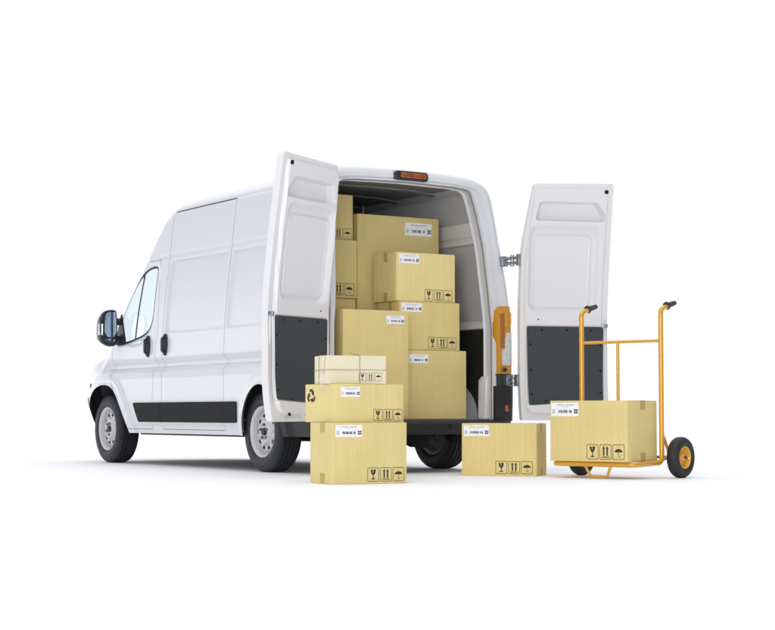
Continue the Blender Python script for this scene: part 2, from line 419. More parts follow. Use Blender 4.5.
def surface(P, off=0.0):
    y, s = P[:,0].copy(), P[:,1]
    X, Z = base_surface(np.maximum(y, RC), s)
    d = disp(np.maximum(y, 0), s, Z)+off
    e = .004
    X1, Z1 = base_surface(np.maximum(y, RC), np.minimum(s+e, LEN)); X0, Z0 = base_surface(np.maximum(y, RC), np.maximum(s-e, 0))
    tx, tz = X1-X0, Z1-Z0; L = np.hypot(tx, tz)+1e-9; nx, nz = tz/L, -tx/L
    # outward: x grows outward on the side, z outward on the roof
    nx, nz = np.abs(nx), np.abs(nz)*np.where(s > SK*.3, 1, 0)
    phi = np.clip((RC-y)/RC, 0, 1)*pi/2
    inset = RC*(1-np.cos(phi)); Y = np.where(y < RC, RC-RC*np.sin(phi)-off*np.sin(phi), y)
    X = X+nx*(d*np.cos(phi)-inset); Z = Z+nz*(d*np.cos(phi)-inset)
    Y = Y+rk(Z)*np.clip(1-y/1.6, 0, 1)
    X = np.where(s >= LEN-1e-6, 0, X)
    return np.stack([X, Y, Z], 1)

ys = np.unique(np.concatenate([np.linspace(0, RC, 8), np.arange(RC, 4.6, .0165), np.linspace(4.6, 4.9, 26), np.linspace(4.9, 4.968, 12)]))
ss = np.unique(np.concatenate([np.arange(0, SK+.28, .0085), np.linspace(SK+.28, LEN, 34)]))
GRID = PM.grid(ys, ss)
GAP = .0045
def F(fn): return lambda P: fn(P[:,0], zof(np.maximum(P[:,0], RC), P[:,1]), P[:,1])
sideonly = lambda s: (SK+.10-s)
sd_arch = lambda y, Z, s: np.minimum(sdpoly(y, Z, ARCH_R), sdpoly(y, Z, ARCH_F))
def sd_side(poly): return lambda y, Z, s: np.maximum(sdpoly(y, Z, poly), s-(SK+.13))
bump_line = lambda y, Z: np.maximum((4.60+.10*np.clip(.78-Z,0,.3)) - y, Z-.80)   # <0 inside bumper
ws_poly = None
def ws(y, Z, s):  # <0 inside the windscreen
    return np.maximum(np.maximum(3.16-y, y-4.17), (SK+.10)-s)

def skin(name, pm, side, m, parent, off=0.0, solid=0.0, **k):
    P = surface(pm.P, off)
    if side < 0: P = P*np.array([-1,1,1])
    b = MB(); b.v = [tuple(p) for p in P.tolist()]; b.f = [tuple(f) for f in pm.F] if side > 0 else [tuple(reversed(f)) for f in pm.F]
    o = b.build(name, m, parent, off=OFF, smooth=50, recalc=False)
    if solid:
        q = o.modifiers.new('solid', 'SOLIDIFY'); q.thickness = solid; q.offset = -1
    return o

base = GRID.clip(F(lambda y, Z, s: sd_arch(y, Z, s)))
bumper = base.clip(F(lambda y, Z, s: -bump_line(y, Z)-GAP/2))
base = base.clip(F(lambda y, Z, s: bump_line(y, Z)-GAP/2))
wsp = base.clip(F(lambda y, Z, s: -ws(y, Z, s)))
base = base.clip(F(lambda y, Z, s: ws(y, Z, s)))
HL = chaikin([(4.62,.84),(4.60,.90),(4.50,1.02),(4.60,1.06),(4.80,.98),(4.90,.93),(4.90,.84)], 2)
head = base.clip(F(lambda y, Z, s: -sdpoly(y, Z, HL)-.002))
base = base.clip(F(lambda y, Z, s: sdpoly(y, Z, HL)-.002))
quarter = base.clip(F(lambda y, Z, s: np.minimum(.72-y, .735-Z)-GAP/2))
base = base.clip(F(lambda y, Z, s: np.maximum(y-.72, Z-.735)-GAP/2))
bumper = bumper.clip(F(lambda y, Z, s: Z-.325-.40*np.clip(y-4.6, 0, .3)))
sdD, sdS = sd_side(DOOR_F), sd_side(SLIDE)
door0 = base.clip(F(lambda y, Z, s: -sdD(y, Z, s)-GAP/2))
slide0 = base.clip(F(lambda y, Z, s: -sdS(y, Z, s)-GAP/2))
shell = base.clip(F(lambda y, Z, s: np.minimum(sdD(y, Z, s), sdS(y, Z, s))-GAP/2))
# rear side panel seam stops at the roof cap
win_sd = lambda y, Z, s: sdpoly(y, Z, WIN)
glass = door0.clip(F(lambda y, Z, s: -win_sd(y, Z, s)-.020))
surround = door0.clip(F(lambda y, Z, s: -win_sd(y, Z, s))).clip(F(lambda y, Z, s: win_sd(y, Z, s)+.021))
qbar = door0.clip(F(lambda y, Z, s: -win_sd(y, Z, s)-.010)).clip(F(lambda y, Z, s: .016-sdline(y, Z, [(3.385,1.90),(3.495,1.20)])))
doorp = door0.clip(F(lambda y, Z, s: win_sd(y, Z, s)))
trim_sd = lambda y, Z, s: sdpoly(y, Z, rpoly(TRIM, .02))
backing = PM.grid(np.linspace(RC, 4.35, 110), np.linspace(.03, SK+.20, 60)).clip(F(lambda y, Z, s: np.minimum(np.minimum(sd_arch(y, Z, s)-.02, sdpoly(y, Z, WIN)-.02), np.maximum(3.08-y, np.minimum(SK+.08-s, 1.99-Z)))))

M['windscreen'] = M['glass']
for side in (-1, 1):
    skin('body_panel', shell, side, 'paint', van)
    skin('seam_backing', backing, side, 'gap', van, off=-.022)
    d = skin('front_door', doorp, side, 'paint', van)
    sl = skin('sliding_door' if side < 0 else 'side_panel', slide0, side, 'paint', van)
    skin('window_glass', glass, side, 'glass', d, off=-.004)
    skin('window_surround', surround, side, 'plastic', d, off=.001)
    skin('window_bar', qbar, side, 'plastic', d, off=.002)
    skin('moulding', doorp.clip(F(lambda y, Z, s: -trim_sd(y, Z, s))), side, 'moulding', d, off=.014, solid=.02)
    skin('moulding', slide0.clip(F(lambda y, Z, s: -trim_sd(y, Z, s))), side, 'moulding', sl, off=.014, solid=.02)
    skin('moulding', shell.clip(F(lambda y, Z, s: np.minimum(-trim_sd(y, Z, s), 1.6-y))), side, 'moulding', van, off=.014, solid=.02)
    skin('moulding', shell.clip(F(lambda y, Z, s: np.minimum(-trim_sd(y, Z, s), y-2.7))), side, 'moulding', van, off=.014, solid=.02)
    skin('front_bumper', bumper, side, 'plastic', van, off=.006)
    skin('bumper_side', quarter, side, 'plastic', van, off=.004)
    skin('headlight', head, side, 'headlight', van)
    skin('windscreen', wsp, side, 'windscreen', van, off=-.004)
    skin('roof_gutter', GRID.clip(F(lambda y, Z, s: np.minimum(np.minimum(.0055-np.abs(Z-2.396), SK+.25-s), np.minimum(y-1.58, 2.84-y)))), side, 'plastic', van, off=.0035)
    # nose closing plate
    Pn = surface(np.stack([np.full(len(ss), ys[-1]), ss], 1)); Pn[:,0] *= side
    b = MB(); q = Pn.tolist(); b.v = [tuple(p) for p in q]+[(0, p[1]+.01, p[2]) for p in q]; k_ = len(q)
    b.f = [(i, i+1, k_+i+1, k_+i) for i in range(k_-1)]
    b.build('grille_panel', 'plastic', van, off=OFF)
    # handles
    for (hy, hz, par) in ((3.165, 1.133, d), (2.775, 1.136, sl)):
        if side > 0 and par is sl: continue
        hb = MB(); X0 = side*1.002
        pl = [(hy+.047*cos(t), hz+.103*np.sign(sin(t))*abs(sin(t))**.8) for t in np.linspace(0, 2*pi, 28, endpoint=False)]
        hb.prism(pl, X0-side*.01, X0+side*.012, lambda a, c, dd: (dd, a, c))
        o = hb.build('handle', 'plastic', par, bevel=.006, off=OFF)
        gb = MB(); gb.tube(fillet([(X0+side*.008, hy, hz-.075), (X0+side*.034, hy, hz-.055), (X0+side*.034, hy, hz+.055), (X0+side*.008, hy, hz+.075)], .02), .013, 10)
        gb.build('handle', 'hub', par, off=OFF)

# rear frame: from the rounded skin edge to the door opening
OPEN = [(.79,.305),(.79,1.2),(.766,1.55),(.747,1.93),(.705,2.22),(.682,2.335),(.664,2.392),(.625,2.418),(.5,2.430),(0,2.44)]
OA = np.array(OPEN); ol = np.concatenate([[0], np.cumsum(np.hypot(*np.diff(OA, axis=0).T))])
ik = 5
def open_at(f, part):  # fraction along the side / roof part
    a, b = (0, ol[ik]) if part == 0 else (ol[ik], ol[-1]); t = a+(b-a)*f
    return np.interp(t, ol, OA[:,0]), np.interp(t, ol, OA[:,1])
sN = np.unique(np.concatenate([np.linspace(0, SK, 70), np.linspace(SK, LEN, 50)]))
fb = MB(); rows = []
for s in sN:
    o3 = surface(np.array([[0., s]]))[0]
    if s <= SK: xi, zi = open_at(s/SK, 0); zi = zi if s > 0 else .305
    else: xi, zi = open_at((s-SK)/(LEN-SK), 1)
    if s <= SK: zi = max(min(o3[2], 2.32), .305); xi = float(np.interp(zi, OA[:ik+1,1], OA[:ik+1,0]))
    I = np.array([xi, 0, zi]); I[1] = float(rk(np.array(zi)))
    O = o3; row = [O]
    for t, dy in ((.28,.004),(.32,.016),(.62,.016),(.66,.004),(.97,.004),(1.0,.012)):
        p = O*(1-t)+I*t; p = p.copy(); p[1] = O[1]*(1-t)+I[1]*t+dy; row.append(p)
    for dy, ins in ((.05,0),(.06,.018),(.14,.018),(.15,.0)):
        nrm = np.array([1., 0, 0]) if zi < 2.2 else np.array([.5, 0, .86])
        row.append(I+np.array([0, dy+.012, 0])-nrm*0+np.array([ins*(1 if zi < 2.38 else .3), 0, ins*(0 if zi < 2.2 else 1)])*(-1 if ins and dy > .1 else -1)*-1)
    rows.append(row)
nr = len(rows[0])
for side in (-1, 1):
    b = MB()
    for r in rows: b.v += [(side*p[0], p[1], p[2]) for p in r]
    for i in range(len(rows)-1):
        for k in range(nr-1):
            q = (i*nr+k, i*nr+k+1, (i+1)*nr+k+1, (i+1)*nr+k); b.f.append(q if side < 0 else q[::-1])
    b.build('rear_frame', 'paint', van, off=OFF, smooth=30, recalc=False)

pts = [(x, float(rk(np.array(z)))+.045, z) for x, z in OPEN if z > .5]
pts = [(.79, .045, .45)]+pts; pts = pts[:-1]+[(0, pts[-1][1], 2.44)]
full = [(-x-.0, y, z) for x, y, z in pts]+[(x, y, z) for x, y, z in pts[:-1][::-1]]
b = MB(); b.tube(fillet(full, .03, 4), .0085, 8); b.build('door_seal', 'seal', van, off=OFF)
# cargo bay
LY0, LY1 = .16, 2.74
def lin(z): # lining half-width
    return np.interp(z, [.44,1.0,1.5,1.9,2.2,2.36], [.885,.885,.87,.835,.80,.775])
for side in (-1, 1):
    def strip(name, m, pts, y0, y1, rake=True):
        b = MB(); k = len(pts); nY = 14
        for i in range(nY+1):
            for x, z in pts:
                t = i/nY; ya = y0+(float(rk(np.array(z))) if rake else 0); b.v.append((side*x, ya+(y1-ya)*t, z))
        for i in range(nY):
            for j in range(k-1): b.f.append((i*k+j, (i+1)*k+j, (i+1)*k+j+1, i*k+j+1))
        return b.build(name, m, van, off=OFF, smooth=35)
    strip('cargo_lining', 'black_panel', [(lin(.44), .44), (lin(1.2), 1.228)], LY0, LY1)
    strip('cargo_lining', 'rail', [(lin(1.22), 1.226), (lin(1.22)-.03, 1.232), (lin(1.27)-.03, 1.262), (lin(1.27), 1.30)], LY0, LY1)
    strip('cargo_lining', 'lining', [(lin(1.30), 1.30), (lin(1.5), 1.5), (lin(1.75), 1.75), (lin(1.88), 1.88), (lin(1.92)-.01, 1.90), (lin(1.97)-.012, 1.955), (lin(1.975), 1.965)], LY0, LY1)
    strip('cargo_rail', 'rail', [(lin(1.965), 1.964), (lin(1.98)-.035, 1.972), (lin(2.0)-.035, 2.005), (lin(2.01)-.012, 2.012), (lin(2.02)-.012, 2.03), (lin(2.03)-.03, 2.036), (lin(2.15)-.03, 2.155), (lin(2.165), 2.165)], LY0, LY1)
    strip('cargo_lining', 'lining', [(lin(2.165), 2.165), (lin(2.25), 2.25), (lin(2.36), 2.36), (.74, 2.405), (.62, 2.44)], LY0, LY1)
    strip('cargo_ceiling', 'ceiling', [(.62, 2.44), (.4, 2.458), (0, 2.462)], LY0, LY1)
    for yy in (.75, 1.35, 1.95):
        b = MB()
        pts = [(.66,2.418),(.62,2.428),(.4,2.446),(0,2.450)]
        for y in (yy-.06, yy-.05, yy+.05, yy+.06):
            for x, z in pts: b.v.append((side*x, y, z-(0 if abs(y-yy) < .055 else -.012)))
        for i in range(3):
            for j in range(3): b.f.append((i*4+j, (i+1)*4+j, (i+1)*4+j+1, i*4+j+1))
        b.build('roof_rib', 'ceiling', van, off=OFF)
    # wheel house inside the bay
    b = MB(); N_ = 20
    arc = [(HUB_R+.53*cos(pi*k/N_), .44+.36*sin(pi*k/N_)**.85) for k in range(N_+1)]
    xi, xo = .60, .89
    for y, z in arc: b.v += [(side*xo, y, z), (side*(xi+.02), y, z), (side*xi, HUB_R+(y-HUB_R)*.95, .44+(z-.44)*.95)]
    for k in range(N_):
        for j in range(2): b.f.append((k*3+j, k*3+j+1, (k+1)*3+j+1, (k+1)*3+j))
    b.f.append(tuple(k*3+2 for k in range(N_+1)))
    b.build('wheel_house', 'lining', van, off=OFF, smooth=45)
    # foot of the rear pillar inside
    b = MB(); b.hexa([(side*.765,.10,.445),(side*.81,.10,.445),(side*.81,.22,.445),(side*.765,.22,.445),(side*.772,.10,.78),(side*.81,.10,.82),(side*.81,.22,.82),(side*.772,.22,.78)])
    b.build('pillar_foot', 'inner_paint', van, bevel=.012, off=OFF)
b = MB(); b.box(-.80,.80,.0,.17,.425,.443); b.box(-.90,.90,.172,2.74,.425,.444); b.build('cargo_floor', 'lining', van, off=OFF)
b = MB(); b.box(-.79,.79,-.005,.03,.40,.446); b.build('floor_edge', 'dark_steel', van, bevel=.004, off=OFF)
b = MB(); b.add([(-.95,2.75,.42),(.95,2.75,.42),(.95,2.75,1.3),(.85,2.75,2.1),(.76,2.75,2.42),(.3,2.75,2.50),(-.3,2.75,2.50),(-.76,2.75,2.42),(-.85,2.75,2.1),(-.95,2.75,1.3)], [tuple(range(10))])
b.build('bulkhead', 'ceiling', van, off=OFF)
b = MB()
b.tube(fillet([(.51,1.7,2.43),(.515,1.7,2.30),(.575,1.7,2.28),(.60,1.7,2.18)], .03), .007, 8); b.box(.455,.51,1.70,1.706,2.15,2.36)
b.build('strap_bracket', 'chrome', van, off=OFF)
# cab: floor, dashboard, two seats
b = MB(); b.hexa([(-.88,4.0,.9),(.88,4.0,.9),(.86,4.45,.9),(-.86,4.45,.9),(-.88,4.02,1.10),(.88,4.02,1.10),(.86,4.25,1.15),(-.86,4.25,1.15)]); b.build('dashboard', 'plastic', van, bevel=.03, off=OFF)
for x in (-.48, .42):
    b = MB(); b.box(x-.24,x+.24,2.95,3.45,.62,.80); b.hexa([(x-.24,2.82,.78),(x+.24,2.82,.78),(x+.24,2.96,.78),(x-.24,2.96,.78),(x-.2,2.78,1.45),(x+.2,2.78,1.45),(x+.2,2.86,1.45),(x-.2,2.86,1.45)])
    b.build('seat', 'plastic', van, bevel=.03, off=OFF)
b = MB(); b.box(-.9,.9,2.75,4.0,.40,.44); b.build('cab_floor', 'under', van, off=OFF)

# underbody
b = MB(); b.box(-.62,.62,.12,4.6,.315,.42); b.box(-.92,.92,1.30,3.50,.290,.42)
b.tube([(-.8,HUB_R,.34),(.8,HUB_R,.34)], .05); b.tube([(-.8,HUB_F,.34),(.8,HUB_F,.34)], .045)
b.tube(fillet([(.35,.2,.30),(.35,1.6,.27),(.1,2.6,.27)], .1), .04); b.tube([(.35,.22,.285),(.35,.62,.285)], .085)
for sx in (-1,1): b.box(sx*.56-.035,sx*.56+.035,.1,1.6,.27,.33)
b.build('underbody', 'under', van, off=OFF)
for side in (-1,1):
    for hy, rr in ((HUB_R,.46),(HUB_F,.47)):
        b = MB(); N_ = 24; xo, xi = .965, .60
        for k in range(N_+1):
            t = pi*(.01+.98*k/N_); y, z = hy+rr*cos(t), .325+rr*sin(t)*.97
            xq = xo-.55*max(0, y-4.40)-.25*max(0, y-4.40)*(z < .5); b.v += [(side*xq, y, z), (side*xi, y, z)]
        for k in range(N_): b.f.append((k*2, k*2+1, k*2+3, k*2+2))
        b.f.append(tuple(k*2+1 for k in range(N_+1)))
        b.build('wheel_liner', 'under', van, off=OFF)

# rear bumper step
b = MB()
b.prism(chaikin([(-.05,.335),(-.075,.35),(-.075,.41),(-.06,.43),(.06,.434),(.10,.43),(.10,.32),(-.03,.32)], 1, q=.2), -.90, .90, lambda a, c, d: (d, a, c))
o = b.build('rear_bumper', 'plastic', van, bevel=.004, off=OFF)
for x in (.28, -.3):
    b = MB(); b.lathe([(0,.0),(0,.014),(-.004,.016),(-.006,.01),(-.006,0)], 14); b.v = [(x+vv[1], -.076+vv[0], .385+vv[2]) for vv in b.v]
    b.build('bumper_plug', 'hole', o, off=OFF)
def corner_strip(name, m, side, zs, insets, parent, off=.008, x_in=.80, x_out=None, bevel=0):
    """wrap-round piece over the rear body corner; rows over z, columns round the corner"""
    b = MB(); cols = 14
    for z, (xin, yend) in zip(zs, insets):
        s = s_at_z(z); xo = float(wz(z))
        path = [(xin, -off)]
        for k in range(9):
            ph = pi/2*(1-k/8); path.append((xo-RC*(1-cos(ph))+off*cos(ph), RC-RC*sin(ph)-off*sin(ph)))
        path.append((xo+off, yend))
        path = [(xin, .02)]+path+[(xo-.01, yend)]
        r_ = float(rk(np.array(z)))
        b.v += [(side*x, y+r_, z) for x, y in path]
        cols = len(path)
    nz_ = len(zs)
    for i in range(nz_-1):
        for k in range(cols-1): b.f.append((i*cols+k, i*cols+k+1, (i+1)*cols+k+1, (i+1)*cols+k))
    b.f.append(tuple(range(cols))); b.f.append(tuple((nz_-1)*cols+k for k in range(cols)))
    return b.build(name, m, parent, off=OFF, smooth=45, bevel=bevel)
for side in (-1, 1):
    tl = corner_strip('tail_light', 'amber', side, [.833,.845,1.08,1.12,1.16,1.30,1.37,1.40,1.412], [(max(q, .845) if side < 0 else q, e_) for q, e_ in ((.82,.14),(.81,.15),(.81,.15),(.795,.15),(.785,.15),(.785,.15),(.79,.14),(.82,.13),(.85,.11))], van, off=.007)
    corner_strip('lens', 'clear', side, [.905,.915,1.035,1.045,1.13,1.18,1.185], [(.87,.157),(.862,.157),(.862,.157),(.896,.157),(.896,.157),(.912,.157),(.915,.157)], tl, off=.0105)
    b = MB(); b.prism(rpoly([(side*.842,1.055),(side*.842,1.345),(side*.892,1.36),(side*.892,1.055)], .012), -.0100, -.005, lambda a, c, d: (a, d+float(rk(np.array(c))), c)); b.build('lens', 'amber_dark', tl, bevel=.002, off=OFF)
    b = MB(); b.prism(rpoly([(side*.905,1.215),(side*.905,1.35),(side*.962,1.365),(side*.962,1.26)], .012), -.0105, -.005, lambda a, c, d: (a, d+float(rk(np.array(c))), c)); b.build('lens', 'amber', tl, bevel=.004, off=OFF)
    b = MB(); b.prism([(side*(.885+.036*cos(t)), .868+.024*sin(t)) for t in np.linspace(0, 2*pi, 20, endpoint=False)], -.013, -.005, lambda a, c, d: (a, d, c)); b.build('bulb_holder', 'amber_dark', tl, bevel=.003, off=OFF)
    b = MB(); b.prism([(side*(.888+.022*cos(t)), .868+.014*sin(t)) for t in np.linspace(0, 2*pi, 16, endpoint=False)], -.016, -.011, lambda a, c, d: (a, d, c)); b.build('bulb', 'hub', tl, bevel=.003, off=OFF)
    corner_strip('bumper_corner', 'plastic', side, [.428,.44,.60,.727], [(.795,.12),(.79,.14),(.79,.15),(.79,.15)], van, off=.016)
    corner_strip('hinge_bracket', 'hub', side, [.727,.735,.81,.83], [(.815,.12),(.81,.14),(.81,.15),(.80,.15)], van, off=.010)
    b = MB(); b.box(side*.905-.016, side*.905+.016, -.022, -.012, .51, .565); b.build('reflector', 'red_lens', van, bevel=.004, off=OFF)
# third brake light
b = MB(); b.prism(rrect(-.165, 2.447, .165, 2.527, .028), .125, .20, lambda a, c, d: (a+.035, d, c))
bl = b.build('brake_light', 'hub', van, bevel=.010, off=OFF)
b = MB(); b.prism(rrect(-.115, 2.468, .138, 2.510, .01), .116, .14, lambda a, c, d: (a+.035, d, c)); b.build('lens', 'red_lens', bl, bevel=.004, off=OFF)
b = MB()
for zz in (2.482, 2.497): b.box(-.07,.165,.1135,.118,zz-.0015,zz+.0015)
b.build('lens_rib', 'hub', bl, off=OFF)

# door mirrors
for side in (-1, 1):
    fx = lambda a: side*a
    b = MB()
    outl = chaikin([(1.045,1.165),(1.05,1.49),(1.08,1.515),(1.17,1.505),(1.215,1.46),(1.232,1.36),(1.232,1.22),(1.20,1.175),(1.12,1.145)], 2)
    b.prism(outl, 3.79, 3.83, lambda a, c, d: (fx(a), d, c))
    k = len(outl)
    cx_, cz_ = 1.15, 1.32
    ring = [(fx(cx_+(a-cx_)*.75), 3.93, cz_+(c-cz_)*.8) for a, c in outl]
    b.add([(fx(a), 3.83, c) for a, c in outl]+ring, [(i, (i+1)%k, (i+1)%k+k, i+k) for i in range(k)]+[tuple(range(k, 2*k))])
    mo = b.build('wing_mirror', 'hub', van, bevel=.006, off=OFF)
    b = MB(); b.prism(chaikin([(1.06,1.235),(1.066,1.475),(1.085,1.495),(1.165,1.485),(1.183,1.44),(1.188,1.245)], 1), 3.784, 3.792, lambda a, c, d: (fx(a), d, c)); b.build('mirror_glass', 'mirror_glass', mo, off=OFF)
    b = MB(); b.prism(chaikin([(1.075,1.19),(1.19,1.20),(1.18,1.225),(1.075,1.222)], 1), 3.784, 3.792, lambda a, c, d: (fx(a), d, c)); b.build('mirror_glass', 'mirror_glass', mo, off=OFF)
    b = MB(); b.hexa([(fx(1.205),3.784,1.26),(fx(1.233),3.795,1.26),(fx(1.238),3.83,1.26),(fx(1.205),3.83,1.26),(fx(1.205),3.784,1.37),(fx(1.228),3.795,1.37),(fx(1.235),3.83,1.37),(fx(1.205),3.83,1.37)]); b.build('side_repeater', 'clear', mo, off=OFF)
    b = MB(); b.tube(fillet([(fx(.98),3.86,1.20),(fx(1.05),3.86,1.22),(fx(1.07),3.86,1.26)], .03), .045, 12); b.tube(fillet([(fx(.97),3.84,1.40),(fx(1.05),3.86,1.40),(fx(1.08),3.88,1.40)], .03), .035, 12)
    b.prism([(3.70,1.185),(3.93,1.18),(3.90,1.27),(3.82,1.45),(3.80,1.47)], fx(.992), fx(1.006), lambda a, c, d: (d, a, c))
    b.build('mirror_arm', 'hub', mo, off=OFF)

# ------------------------------------------------------------------ wheels (built facing -X, hub at the origin)
def make_wheel():
    w_ = empty('wheel', (0,0,0), parent=van)
    b = MB(); W = .1075
    pr = [(-.085,.205),(-.098,.212),(-.106,.226),(-.109,.231),(-.1085,.236),(-.113,.240),(-.116,.265),(-.1155,.280),(-.1135,.283),(-.113,.295),(-.106,.312),(-.098,.326),(-.088,.334)]
    for gx in (-.060, -.020, .020, .060):
        pr += [(gx-.009,.3395),(gx-.006,.330),(gx+.006,.330),(gx+.009,.3395)]
    pr += [(.088,.334),(.098,.326),(.106,.312),(.113,.295),(.116,.265),(.110,.235),(.098,.212),(.085,.205)]
    b.lathe(pr, 96); b.build('tyre', 'tyre', w_, smooth=38)
    b = MB()
    b.lathe([(-.086,.196),(-.100,.207),(-.104,.216),(-.100,.218),(-.094,.212),(-.088,.198),(-.070,.192),(-.040,.187),(-.034,.178),(-.044,.166),(-.058,.158),(-.061,.140),(-.058,.122),(-.072,.106),(-.086,.096),(-.088,.075),(-.078,.060),(-.078,.035),(-.078,.0)], 72)
    b.lathe([(-.070,.192),(.0,.190),(.088,.195),(.100,.214)], 48)
    b.build('rim', 'rim', w_, smooth=32)
    for k in range(10):
        t = 2*pi*k/10; r_ = .1405; c, s_ = cos(t), sin(t); b = MB()
        b.add([(-.0622, r_*c+.0150*cos(a)*c-.021*sin(a)*s_, r_*s_+.0150*cos(a)*s_+.021*sin(a)*c) for a in np.linspace(0, 2*pi, 16, endpoint=False)], [tuple(range(16))])
        b.build('rim_slot', 'hole', w_)
    b = MB(); b.lathe([(-.078,.033),(-.097,.031),(-.100,.024),(-.100,0)], 20)
    b.build('hub_cap', 'hub', w_)
    for k in range(5):
        t = 2*pi*k/5+.3; y, z = .060*cos(t), .060*sin(t); b = MB()
        b.add([(-.079, y+.012*cos(a), z+.012*sin(a)) for a in np.linspace(0,2*pi,6,endpoint=False)]+[(-.098, y+.010*cos(a), z+.010*sin(a)) for a in np.linspace(0,2*pi,6,endpoint=False)], [(i,(i+1)%6,(i+1)%6+6,i+6) for i in range(6)]+[tuple(range(6,12))])
        b.build('wheel_bolt', 'dark_steel', w_)
    return w_
w0 = make_wheel()
XW = .858
for i, (x, y, fl) in enumerate(((-XW,HUB_R,0),(-XW,HUB_F,0),(XW,HUB_R,1),(XW,HUB_F,1))):
    q = w0 if i == 0 else copy_tree(w0, van)
    q.location = (x, y-2.5, RAX); q.rotation_euler = ((.55*i), 0, pi if fl else 0)

# ------------------------------------------------------------------ rear doors
DW = .80
def make_rear_door(side, ang):
    a = radians(ang); u = np.array([side*cos(a), -sin(a), 0]); nrm = np.array([-side*sin(a), -cos(a), 0]); P0 = np.array([side*.93, -.19, 0])
    OUT = rpoly([(.0,.435),(.0,1.80),(.015,1.97),(.088,2.44),(.808,2.462),(.80,1.3),(.80,.43)], [.012,.3,.3,.02,.02,.3,.03])
    INN = rpoly([(.028,.487),(.025,1.85),(.085,2.405),(.762,2.420),(.745,1.2),(.738,.478)], [.09,.4,.10,.02,.4,.12])
    WINR = rpoly([(.104,2.132),(.137,2.285),(.65,2.292),(.735,2.19),(.722,2.132)], [.025,.03,.05,.04,.02])
    DEP = rpoly([(.070,1.35),(.060,2.08),(.69,2.095),(.695,1.35)], [.12,.09,.10,.12])
    RR = rpoly([(.105,1.40),(.092,2.012),(.628,2.02),(.625,1.40)], .06)
    RR2 = rpoly([(.118,1.412),(.105,2.0),(.615,2.007),(.612,1.412)], .05)
    TR = rpoly([(.066,.565),(.054,1.235),(.752,1.235),(.742,.60)], .02)
    SEAT = rpoly([(.055,.553),(.044,1.248),(.762,1.248),(.752,.588)], .025)
    def H(U, Z):
        h = -.030+.030*sstep(-sdpoly(U, Z, INN), 0.0, .018)
        h -= .075*sstep(-sdpoly(U, Z, WINR), -.003, .007)
        h -= .046*sstep(-sdpoly(U, Z, DEP), -.02, .040)
        dr = sdpoly(U, Z, RR)
        h += .012*sstep(-dr, -.004, .006)-.007*sstep(-sdpoly(U, Z, RR2), -.004, .006)
        h -= .012*sstep(-sdpoly(U, Z, SEAT), -.004, .012)
        # latch side channel
        ch = chaikin([(.772,1.02),(.772,1.30),(.80,1.30),(.80,1.02)], 1)
        h -= .012*sstep(-sdpoly(U, Z, ch), -.004, .006)
        # wavy lower rail
        h -= .010*sstep(-sdpoly(U, Z, [(.36,.455),(.40,.487),(.60,.487),(.63,.455)]), -.004, .012)
        return h
    def pos(U, Z, h):
        tuck = .045*np.clip((.85-Z)/.42, 0, 1)**2
        return P0[None,:]+U[:,None]*u+np.stack([np.zeros_like(Z), np.zeros_like(Z), Z], 1)+(rk(Z)+tuck+h)[:,None]*nrm
    pm = PM.grid(np.arange(-.01, .83, .005), np.arange(.42, 2.48, .006)).clip(lambda P: -sdpoly(P[:,0], P[:,1], OUT))
    b = MB(); V = pos(pm.P[:,0], pm.P[:,1], H(pm.P[:,0], pm.P[:,1]))
    nI = len(V); V2 = pos(pm.P[:,0], pm.P[:,1], np.full(nI, -.120)+.03*(1-sstep(-sdpoly(pm.P[:,0], pm.P[:,1], OUT), 0, .06)))
    b.v = [tuple(p) for p in V.tolist()]+[tuple(p) for p in V2.tolist()]
    edges = {}
    for f in pm.F:
        for p, q in zip(f, f[1:]+f[:1]): edges[(p, q)] = 1
    rim = [(p, q) for (p, q) in edges if (q, p) not in edges]
    fl = side > 0
    fs = [tuple(f) for f in pm.F]+[tuple(nI+i for i in reversed(f)) for f in pm.F]+[(q, p, nI+p, nI+q) for p, q in rim]
    b.f = fs
    d = b.build('rear_door', 'inner_paint', van, off=OFF, smooth=40)
    d['label'] = 'left rear door, swung open' if side < 0 else 'right rear door, swung open'
    def pt(U, Z, h): return tuple(pos(np.array([float(U)]), np.array([float(Z)]), np.array([float(h)]))[0])
    # trim panel
    pm2 = PM.grid(np.arange(.03, .79, .006), np.arange(.54, 1.26, .006)).clip(lambda P: -sdpoly(P[:,0], P[:,1], TR))
    b = MB(); b.v = [tuple(p) for p in pos(pm2.P[:,0], pm2.P[:,1], np.full(len(pm2.P), -.0045)).tolist()]; b.f = [tuple(f) for f in pm2.F]
    t = b.build('trim_panel', 'slate', d, off=OFF)
    for U, Z in ((.19,1.205),(.42,1.205),(.64,1.205),(.085,1.08),(.088,.86),(.092,.66),(.725,1.08),(.722,.86),(.718,.67),(.22,.60),(.55,.60)):
        c = [pt(U+.010*cos(x), Z+.010*sin(x), -.0035) for x in np.linspace(0, 2*pi, 10, endpoint=False)]
        c2 = [pt(U+.007*cos(x), Z+.007*sin(x), .001) for x in np.linspace(0, 2*pi, 10, endpoint=False)]
        b = MB(); b.add(c+c2, [(i,(i+1)%10,(i+1)%10+10,i+10) for i in range(10)]+[tuple(range(10,20))]); b.build('panel_clip', 'hole', d, off=OFF)
    b = MB(); b.prism(rrect(.716,2.370,.748,2.402,.008), -.004, .006, lambda a_, c, dd: pt(a_, c, dd)); b.build('latch', 'hole', d, off=OFF)
    b = MB(); b.prism(rrect(.150,1.288,.162,1.300,.004), -.003, .003, lambda a_, c, dd: pt(a_, c, dd)); b.build('bolt', 'hole', d, off=OFF); b = MB(); b.prism(rrect(.60,.475,.622,.50,.006), -.004, .005, lambda a_, c, dd: pt(a_, c, dd)); b.build('bolt', 'hole', d, off=OFF)
